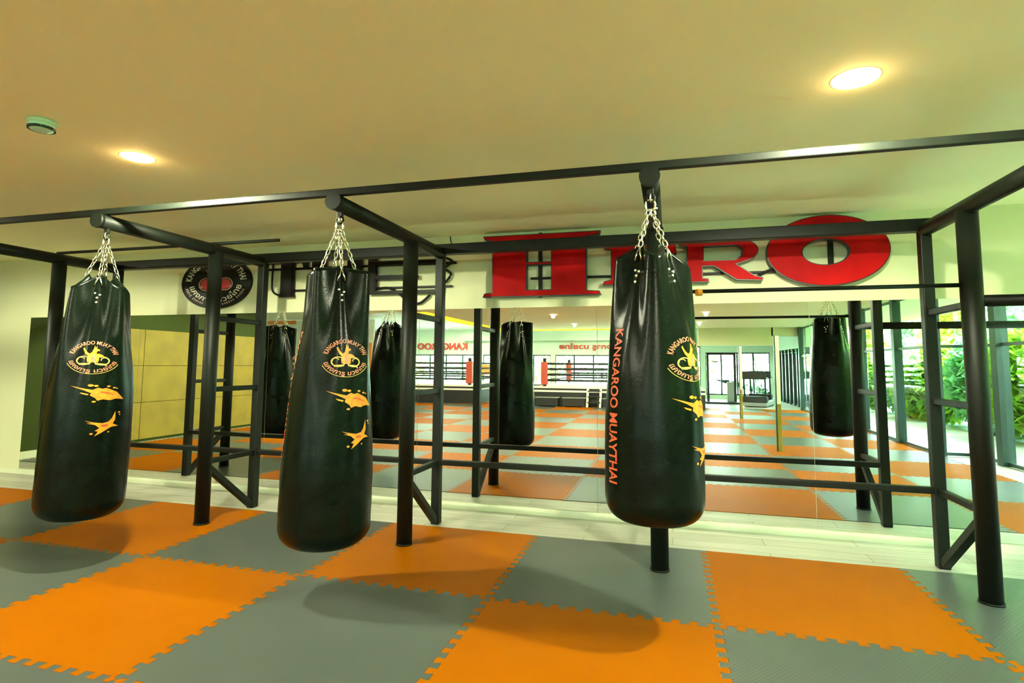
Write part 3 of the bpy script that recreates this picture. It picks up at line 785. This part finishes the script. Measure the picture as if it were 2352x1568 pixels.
downlight(0.774, -2.352, ZC, 'glowing round ceiling light at the upper right, above the third bag', PW, 0.084)
for x, y, z, lb in ((-2.69, -8.4, ZC, 'ceiling light seen in the mirror under the red H, nearer one'), (-2.67, -11.45, ZC, 'ceiling light seen in the mirror under the red H, farther one'),
                    (0.77, -5.6, ZC, None), (-3.0, -5.5, ZC, None), (0.8, -8.4, ZC, None), (0.8, -11.45, ZC, None), (-6.6, -2.4, ZC, None), (-6.6, -5.5, ZC, None),
                    (-7.1, -10.5, 2.86, 'ceiling light in the mirror over the ring area, left of the mirrored posts'), (-7.2, -14.5, 2.86, 'ceiling light in the mirror above the red KANGAROO sign'),
                    (-9.0, -17.2, 2.86, 'farthest ceiling light in the mirror over the left ring'), (-3.0, -16.5, 2.86, 'ceiling light in the mirror over the ring on the right')):
    downlight(x, y, z, lb or 'recessed round ceiling light behind the camera, out of the picture', PW * 0.75 if z < 2.6 else PW)
# smoke detector
sd = thing('smoke_detector', 'pale round smoke detector on the ceiling at the upper left', 'smoke detector', (-3.04, -2.914, ZC))
bm = bmesh.new(); lathe(bm, [(0, -0.002), (0.062, -0.002), (0.062, -0.016), (0.055, -0.02), (0, -0.02)], 32); obj('base', bm, M['detector'], sd)
bm = bmesh.new(); lathe(bm, [(0.053, -0.018), (0.057, -0.036), (0.048, -0.050), (0.025, -0.056), (0, -0.056)], 32); obj('cover', bm, M['detector'], sd)
bm = bmesh.new()
for k in range(14):
    t = 2 * PI * k / 14; tmp = bmesh.new(); box(tmp, -0.011, 0.011, -0.004, 0.004, -0.006, 0.006)
    tmp.transform(Matrix.Translation((0.0535 * math.cos(t), 0.0535 * math.sin(t), -0.043)) @ Matrix.Rotation(t + PI / 2, 4, 'Z'))
    me = bpy.data.meshes.new('t'); tmp.to_mesh(me); tmp.free(); bm.from_mesh(me); bpy.data.meshes.remove(me)
obj('vent_slots', bm, M['dark'], sd)
bm = bmesh.new(); box(bm, CXE - 0.50, CXE - 0.005, CYE - 0.5, -7.21, 2.50, 2.56); box(bm, CXE - 0.005, 0.8, CYE - 0.5, CYE - 0.005, 2.50, 2.56)
tag(obj('cove_light_strip', bm, M['cove']), 'yellow glowing cove strip along the raised ceiling edge', 'cove light')

# ------------------------------------------------------------------ plywood wall panels (left wall, seen in the mirror)
lw = thing('plywood_cladding', 'yellow plywood wall cladding in three rows, seen in the left mirrors', 'wall cladding', (XL, -1.55, 0))
for a in range(4):
    for k in range(3):
        bm = bmesh.new(); y1 = -(a * 0.92) - 0.004; z0 = 0.04 + k * 0.60
        box(bm, 0.001, 0.022, y1 - 0.912, y1, z0, z0 + 0.594, bevel=0.003); obj('plywood_sheet', bm, M['ply'], lw)

# ------------------------------------------------------------------ boxing rings at the far end of the room (mirror only)
def ring(name, x0, x1, y0, y1, label, bl):
    root = thing(name, label, 'boxing ring', ((x0 + x1) / 2, (y0 + y1) / 2, 0), 'boxing rings at the far end')
    ox, oy = root.location.x, root.location.y
    a, b, c, d = x0 - ox, x1 - ox, y0 - oy, y1 - oy
    bm = bmesh.new(); box(bm, a - 0.3, b + 0.3, c - 0.3, d + 0.3, 0, 0.44); obj('platform', bm, M['apron'], root)
    bm = bmesh.new(); box(bm, a - 0.32, b + 0.32, c - 0.32, d + 0.32, 0.44, 0.50); box(bm, a - 0.3, b + 0.3, c - 0.3, d + 0.3, 0.50, 0.56, 1); box(bm, a - 0.31, b + 0.31, c - 0.31, d + 0.31, 0.56, 0.61); obj('canvas', bm, [M['canvas'], M['apron']], root)
    for i, (px, py) in enumerate(((a, c), (b, c), (b, d), (a, d))):
        bm = bmesh.new(); tube(bm, [(px, py, 0.02), (px, py, 1.52)], 0.06, 12); cpst = obj('corner_post', bm, M['apron'], root)
        bm = bmesh.new(); sx, sy = (1 if px < 0 else -1), (1 if py < 0 else -1)
        box(bm, px - 0.11, px + 0.11, py - 0.11, py + 0.11, 0.66, 1.40, bevel=0.03); obj('corner_pad', bm, M['pad_red'] if i != 1 else M['apron'], cpst)
    for z in (0.80, 0.98, 1.16, 1.34):
        bm = bmesh.new()
        for p, q in (((a, c), (b, c)), ((b, c), (b, d)), ((b, d), (a, d)), ((a, d), (a, c))):
            tube(bm, [(*p, z), (*q, z)], 0.034, 8)
        obj('rope', bm, M['apron'], root)
    if bl:
        bm = bmesh.new(); box(bm, b - 1.5, b - 0.3, c + 0.03, c + 0.04, 0.86, 1.30); obj('rope_banner', bm, bl, root)
    return root
ring('boxing_ring', -3.95, 0.7, -17.9, -13.25, 'boxing ring with red corner pads reflected under the red H', None)
ring('boxing_ring', -10.9, -6.55, -17.9, -13.25, 'boxing ring reflected between the posts right of the second bag', M['sign_orange'])
yb = thing('yellow_banner_stand', 'yellow banner on a black bench reflected between the two rings', 'banner', (-5.3, -14.0, 0))
bm = bmesh.new(); box(bm, -0.62, 0.62, -0.35, 0.35, 0.0, 0.42, bevel=0.02); obj('bench', bm, M['apron'], yb)
bm = bmesh.new(); box(bm, -0.6, 0.6, -0.02, 0.02, 0.42, 0.98, bevel=0.004); obj('lower_band', bm, M['sign_orange'], yb)
bm = bmesh.new(); box(bm, -0.6, 0.6, -0.02, 0.02, 0.98, 1.42, bevel=0.004); obj('upper_band', bm, M['yellow'], yb)
rs = thing('ring_steps', 'white framed steps leaning on the ring, reflected left of the red lettering', 'steps', (-2.28, -12.78, 0))
for sx in (-0.2, 0.2):
    bm = bmesh.new(); bar(bm, (sx, 0.16, 0.0), (sx, -0.10, 0.60), 0.07, 0.05); obj('stringer', bm, M['white'], rs)
for k in range(3):
    bm = bmesh.new(); z = 0.14 + k * 0.17; box(bm, -0.2, 0.2, 0.05 - k * 0.075, 0.15 - k * 0.075, z, z + 0.03, bevel=0.004); obj('tread', bm, M['apron'], rs)
# low black step boxes before the ring
for k, (x, lb) in enumerate(((-3.75, 'black step box before the ring, nearest the mirrored bag'), (-2.9, 'second black step box along the ring'), (-1.65, 'black step box along the ring, by the third hanging bag'))):
    root = thing('step_box', lb, 'step box', (x, -12.75, 0), 'black step boxes along the ring')
    bm = bmesh.new(); box(bm, -0.36, 0.36, -0.16, 0.16, 0.02, 0.27, bevel=0.015); obj('body', bm, M['apron'], root)
    bm = bmesh.new(); box(bm, -0.37, 0.37, -0.17, 0.17, 0.27, 0.29, bevel=0.006); obj('top', bm, M['grey_plastic'], root)
    bm = bmesh.new()
    for sx in (-0.3, 0.3): box(bm, sx - 0.04, sx + 0.04, -0.12, 0.12, 0, 0.02)
    obj('feet', bm, M['grey_plastic'], root)

# writing on the far wall, read in the mirror
def wall_text(body, x0, x1, z, h, mat, label, bold=0.02):
    """raised lettering on the far wall facing the room (+y); reads from +x to -x"""
    V, Fc = text_mesh(body, 1.0, bold); W = max(v[0] for v in V); H = max(v[1] for v in V)
    fl = Flat(); fl.add(V, Fc, 0, lambda u, v: (u / W, v / H))
    bm = fl.place(lambda u, v, d: Vector((x1 - (x1 - x0) * u, YFAR + 0.09, z + h * v)))
    r = bmesh.ops.extrude_face_region(bm, geom=bm.faces[:])
    bmesh.ops.translate(bm, verts=[g for g in r['geom'] if isinstance(g, bmesh.types.BMVert)], vec=(0, -0.07, 0))
    tag(obj('wall_lettering', bm, mat), label, 'sign', 'red lettering on the far wall')
wall_text('KANGAROO', -11.3, -8.85, 1.97, 0.30, M['letter_red'], 'red KANGAROO lettering on the far wall, reversed in the mirror')
wall_text('แคงการู มวยไทย', -4.6, -1.9, 2.0, 0.24, M['letter_red'], 'red Thai lettering on the far wall, reversed in the mirror')
# banner with orange blocks on the far left wall
bn = thing('wall_banner', 'tall white banner wall with orange blocks, reflected behind the second bag', 'banner', (-12.1, -12.6, 0))
bm = bmesh.new(); box(bm, -2.3, 2.25, -0.05, 0.0, 0.02, 2.84); obj('banner_sheet', bm, M['white'], bn)
bm = bmesh.new(); box(bm, -2.1, -0.9, 0.001, 0.012, 2.70, 2.84); obj('orange_stripe', bm, M['sign_orange'], bn)
bm = bmesh.new(); box(bm, 1.70, 2.18, 0.001, 0.012, 0.9, 2.02); obj('orange_block', bm, M['sign_orange'], bn)
bm = bmesh.new()
for x in (-2.2, 0, 2.15): box(bm, x - 0.05, x + 0.05, -0.3, 0.2, 0, 0.02)
obj('foot', bm, M['grey_plastic'], bn)

# slim free-standing posts on the right (mirror only)
for x, y, h, lb in ((1.62, -4.72, 1.78, 'slim post with plywood foot, reflected left of the mirrored right bag'), (1.72, -10.4, 1.8, 'slim pale post farther back, reflected among the gym machines')):
    root = thing('slim_post', lb, 'post', (x, y, 0), 'slim posts on the open floor')
    bm = bmesh.new(); box(bm, -0.03, 0.03, -0.02, 0.03, 0, 0.72, bevel=0.004); obj('lower_panel', bm, M['ply'], root)
    bm = bmesh.new(); box(bm, -0.03, 0.03, -0.02, 0.03, 0.72, h, bevel=0.004); obj('upper_panel', bm, M['white'], root)
    bm = bmesh.new(); box(bm, -0.046, -0.031, -0.025, 0.035, 0, h, bevel=0.002); obj('edge_strip', bm, M['frame'], root)

# gym machines reflected at the right
def treadmill(x, y, rz, label):
    root = thing('treadmill', label, 'treadmill', (x, y, 0), 'gym machines at the far right'); root.rotation_euler.z = rz
    bm = bmesh.new(); box(bm, -0.35, 0.35, -0.85, 0.85, 0.02, 0.15, bevel=0.02); obj('deck', bm, M['grey_plastic'], root)
    bm = bmesh.new(); box(bm, -0.24, 0.24, -0.8, 0.55, 0.15, 0.157); obj('belt', bm, M['apron'], root)
    for s in (-1, 1):
        bm = bmesh.new(); tube(bm, [(s * 0.32, 0.65, 0.14), (s * 0.32, 0.80, 0.95), (s * 0.32, 0.35, 0.92)], 0.03, 10); obj('handrail', bm, M['frame'], root)
    bm = bmesh.new(); box(bm, -0.36, 0.36, 0.72, 0.84, 0.88, 1.14, bevel=0.02); obj('console', bm, M['apron'], root)
    bm = bmesh.new(); box(bm, -0.38, 0.38, 0.55, 0.88, 0.14, 0.34, bevel=0.04); obj('motor_cover', bm, M['apron'], root)
    bm = bmesh.new()
    for sx in (-0.3, 0.3):
        for sy in (-0.7, 0.7): box(bm, sx - 0.03, sx + 0.03, sy - 0.04, sy + 0.04, 0, 0.03)
    obj('feet', bm, M['apron'], root)
treadmill(2.85, -15.6, 0.3, 'grey treadmill reflected right of the third bag, before the windows')
treadmill(3.3, -17.6, 0.3, 'farther treadmill reflected beside the dark mullions')
cb = thing('cable_machine', 'black cable machine frame reflected at the right edge of the third bag', 'gym machine', (1.75, -16.4, 0))
bm = bmesh.new()
for sx in (-0.45, 0.45): box(bm, sx - 0.04, sx + 0.04, -0.04, 0.04, 0.06, 1.75)
box(bm, -0.49, 0.49, -0.04, 0.04, 1.70, 1.78); obj('upright_frame', bm, M['apron'], cb)
bm = bmesh.new(); box(bm, -0.55, 0.55, -0.4, 0.4, 0, 0.06, bevel=0.01); obj('base', bm, M['apron'], cb)
bm = bmesh.new(); box(bm, 0.18, 0.40, -0.09, 0.09, 0.06, 0.75, bevel=0.01); obj('weight_stack', bm, M['grey_plastic'], cb)
bm = bmesh.new(); tube(bm, [(-0.3, 0.02, 1.5), (-0.3, 0.25, 1.45), (-0.1, 0.25, 1.45)], 0.02, 8); obj('pull_handle', bm, M['apron'], cb)

# ------------------------------------------------------------------ garden beyond the glass
bm = bmesh.new(); box(bm, 4.5, 60, -60, 30, -0.3, -0.14); box(bm, -60, 6, -60, YFAR - 0.3, -0.3, -0.14); struct('ground', bm, M['lawn'])
def tree(x, y, h, r, leafmat, label, seed, nl=900, ztr=0.5):
    rg = random.Random(seed)
    root = thing('garden_tree', label, 'tree', (x, y, -0.14), 'trees and shrubs outside the glass')
    bm = bmesh.new(); 
    for k in range(3):
        a = rg.uniform(0, 6.28)
        tube(bm, [(0.12 * math.cos(a), 0.12 * math.sin(a), 0), (0.2 * math.cos(a), 0.2 * math.sin(a), h * 0.35), (0.5 * r * math.cos(a), 0.5 * r * math.sin(a), h * 0.8)], [0.05, 0.04, 0.015], 6)
    obj('trunk', bm, M['trunk'], root)
    bm = bmesh.new()
    for k in range(nl):
        while True:
            p = Vector((rg.uniform(-1, 1), rg.uniform(-1, 1), rg.uniform(-1, 1)))
            if 0.3 < p.length < 1: break
        c = Vector((p.x * r, p.y * r, h * 0.5 * (1 + ztr * 0.1) + p.z * h * 0.5))
        if c.z < 0.1: c.z = 0.1
        s = rg.uniform(0.10, 0.20) * (1.5 if h > 4 else 1.0); d = Vector((rg.uniform(-1, 1), rg.uniform(-1, 1), rg.uniform(-0.8, 0.5))).normalized(); u, v = frame_of(d)
        vs = [bm.verts.new(c + q) for q in (-u * s * 0.4, -d * s, u * s * 0.4, d * s)]
        bm.faces.new(vs)
    obj('foliage', bm, leafmat, root, recalc=False)
rg = random.Random(11)
TYPES = [('lime green tree', M['leaf_a']), ('pale mint tree', M['leaf_b'])]
spots = []
for k in range(9): spots.append((6.4 + 0.3 * (k % 2), 1.6 - k * 2.2, rg.uniform(1.9, 2.5), 0.98, k % 2, ' in the near row outside the glass wall'))
for k in range(8): spots.append((9.6, 3.5 - k * 3.95, rg.uniform(4.0, 5.0), 1.78, (k + 1) % 2, ' in the tall back row outside the glass wall'))
for k in range(7): spots.append((13.9, 4.0 - k * 4.9, rg.uniform(5.4, 6.2), 2.3, k % 2, ' in the farthest row outside the glass wall'))
for k in range(6): spots.append((-14 + k * 3.6, -23.5, rg.uniform(2.8, 3.6), 1.75, k % 2, ' outside the far windows'))
for k, (x, y, h, r, m_, w_) in enumerate(spots):
    tree(x, y, h, r, TYPES[m_][1], TYPES[m_][0] + w_, k, 4200 if k < 24 else 1500)
tree(5.05, -3.2, 1.75, 0.26, M['leaf_c'], 'narrow amber shrub reflected by the rightmost round post', 77, 700)

# ------------------------------------------------------------------ light
w = bpy.data.worlds.new('sky'); scene.world = w; w.use_nodes = True
nt = w.node_tree; nt.nodes.clear()
o = nt.nodes.new('ShaderNodeOutputWorld'); b = nt.nodes.new('ShaderNodeBackground')
b.inputs[0].default_value = (0.76, 1.0, 1.06, 1); b.inputs[1].default_value = 10.5
nt.links.new(b.outputs[0], o.inputs[0])
s = bpy.data.lights.new('sun', 'SUN'); s.energy = 20.0; s.angle = 0.1; s.color = (1, 0.97, 0.85)
so = bpy.data.objects.new('sun', s); COL.objects.link(so)
so.rotation_euler = Vector((0.55, -0.25, -1)).to_track_quat('-Z', 'Y').to_euler()

scene.view_settings.view_transform = 'Standard'
scene.view_settings.look = 'None'
scene.view_settings.exposure = 2.2
scene.cycles.max_bounces = 10; scene.cycles.glossy_bounces = 6; scene.cycles.transparent_max_bounces = 12
scene.cycles.diffuse_bounces = 5
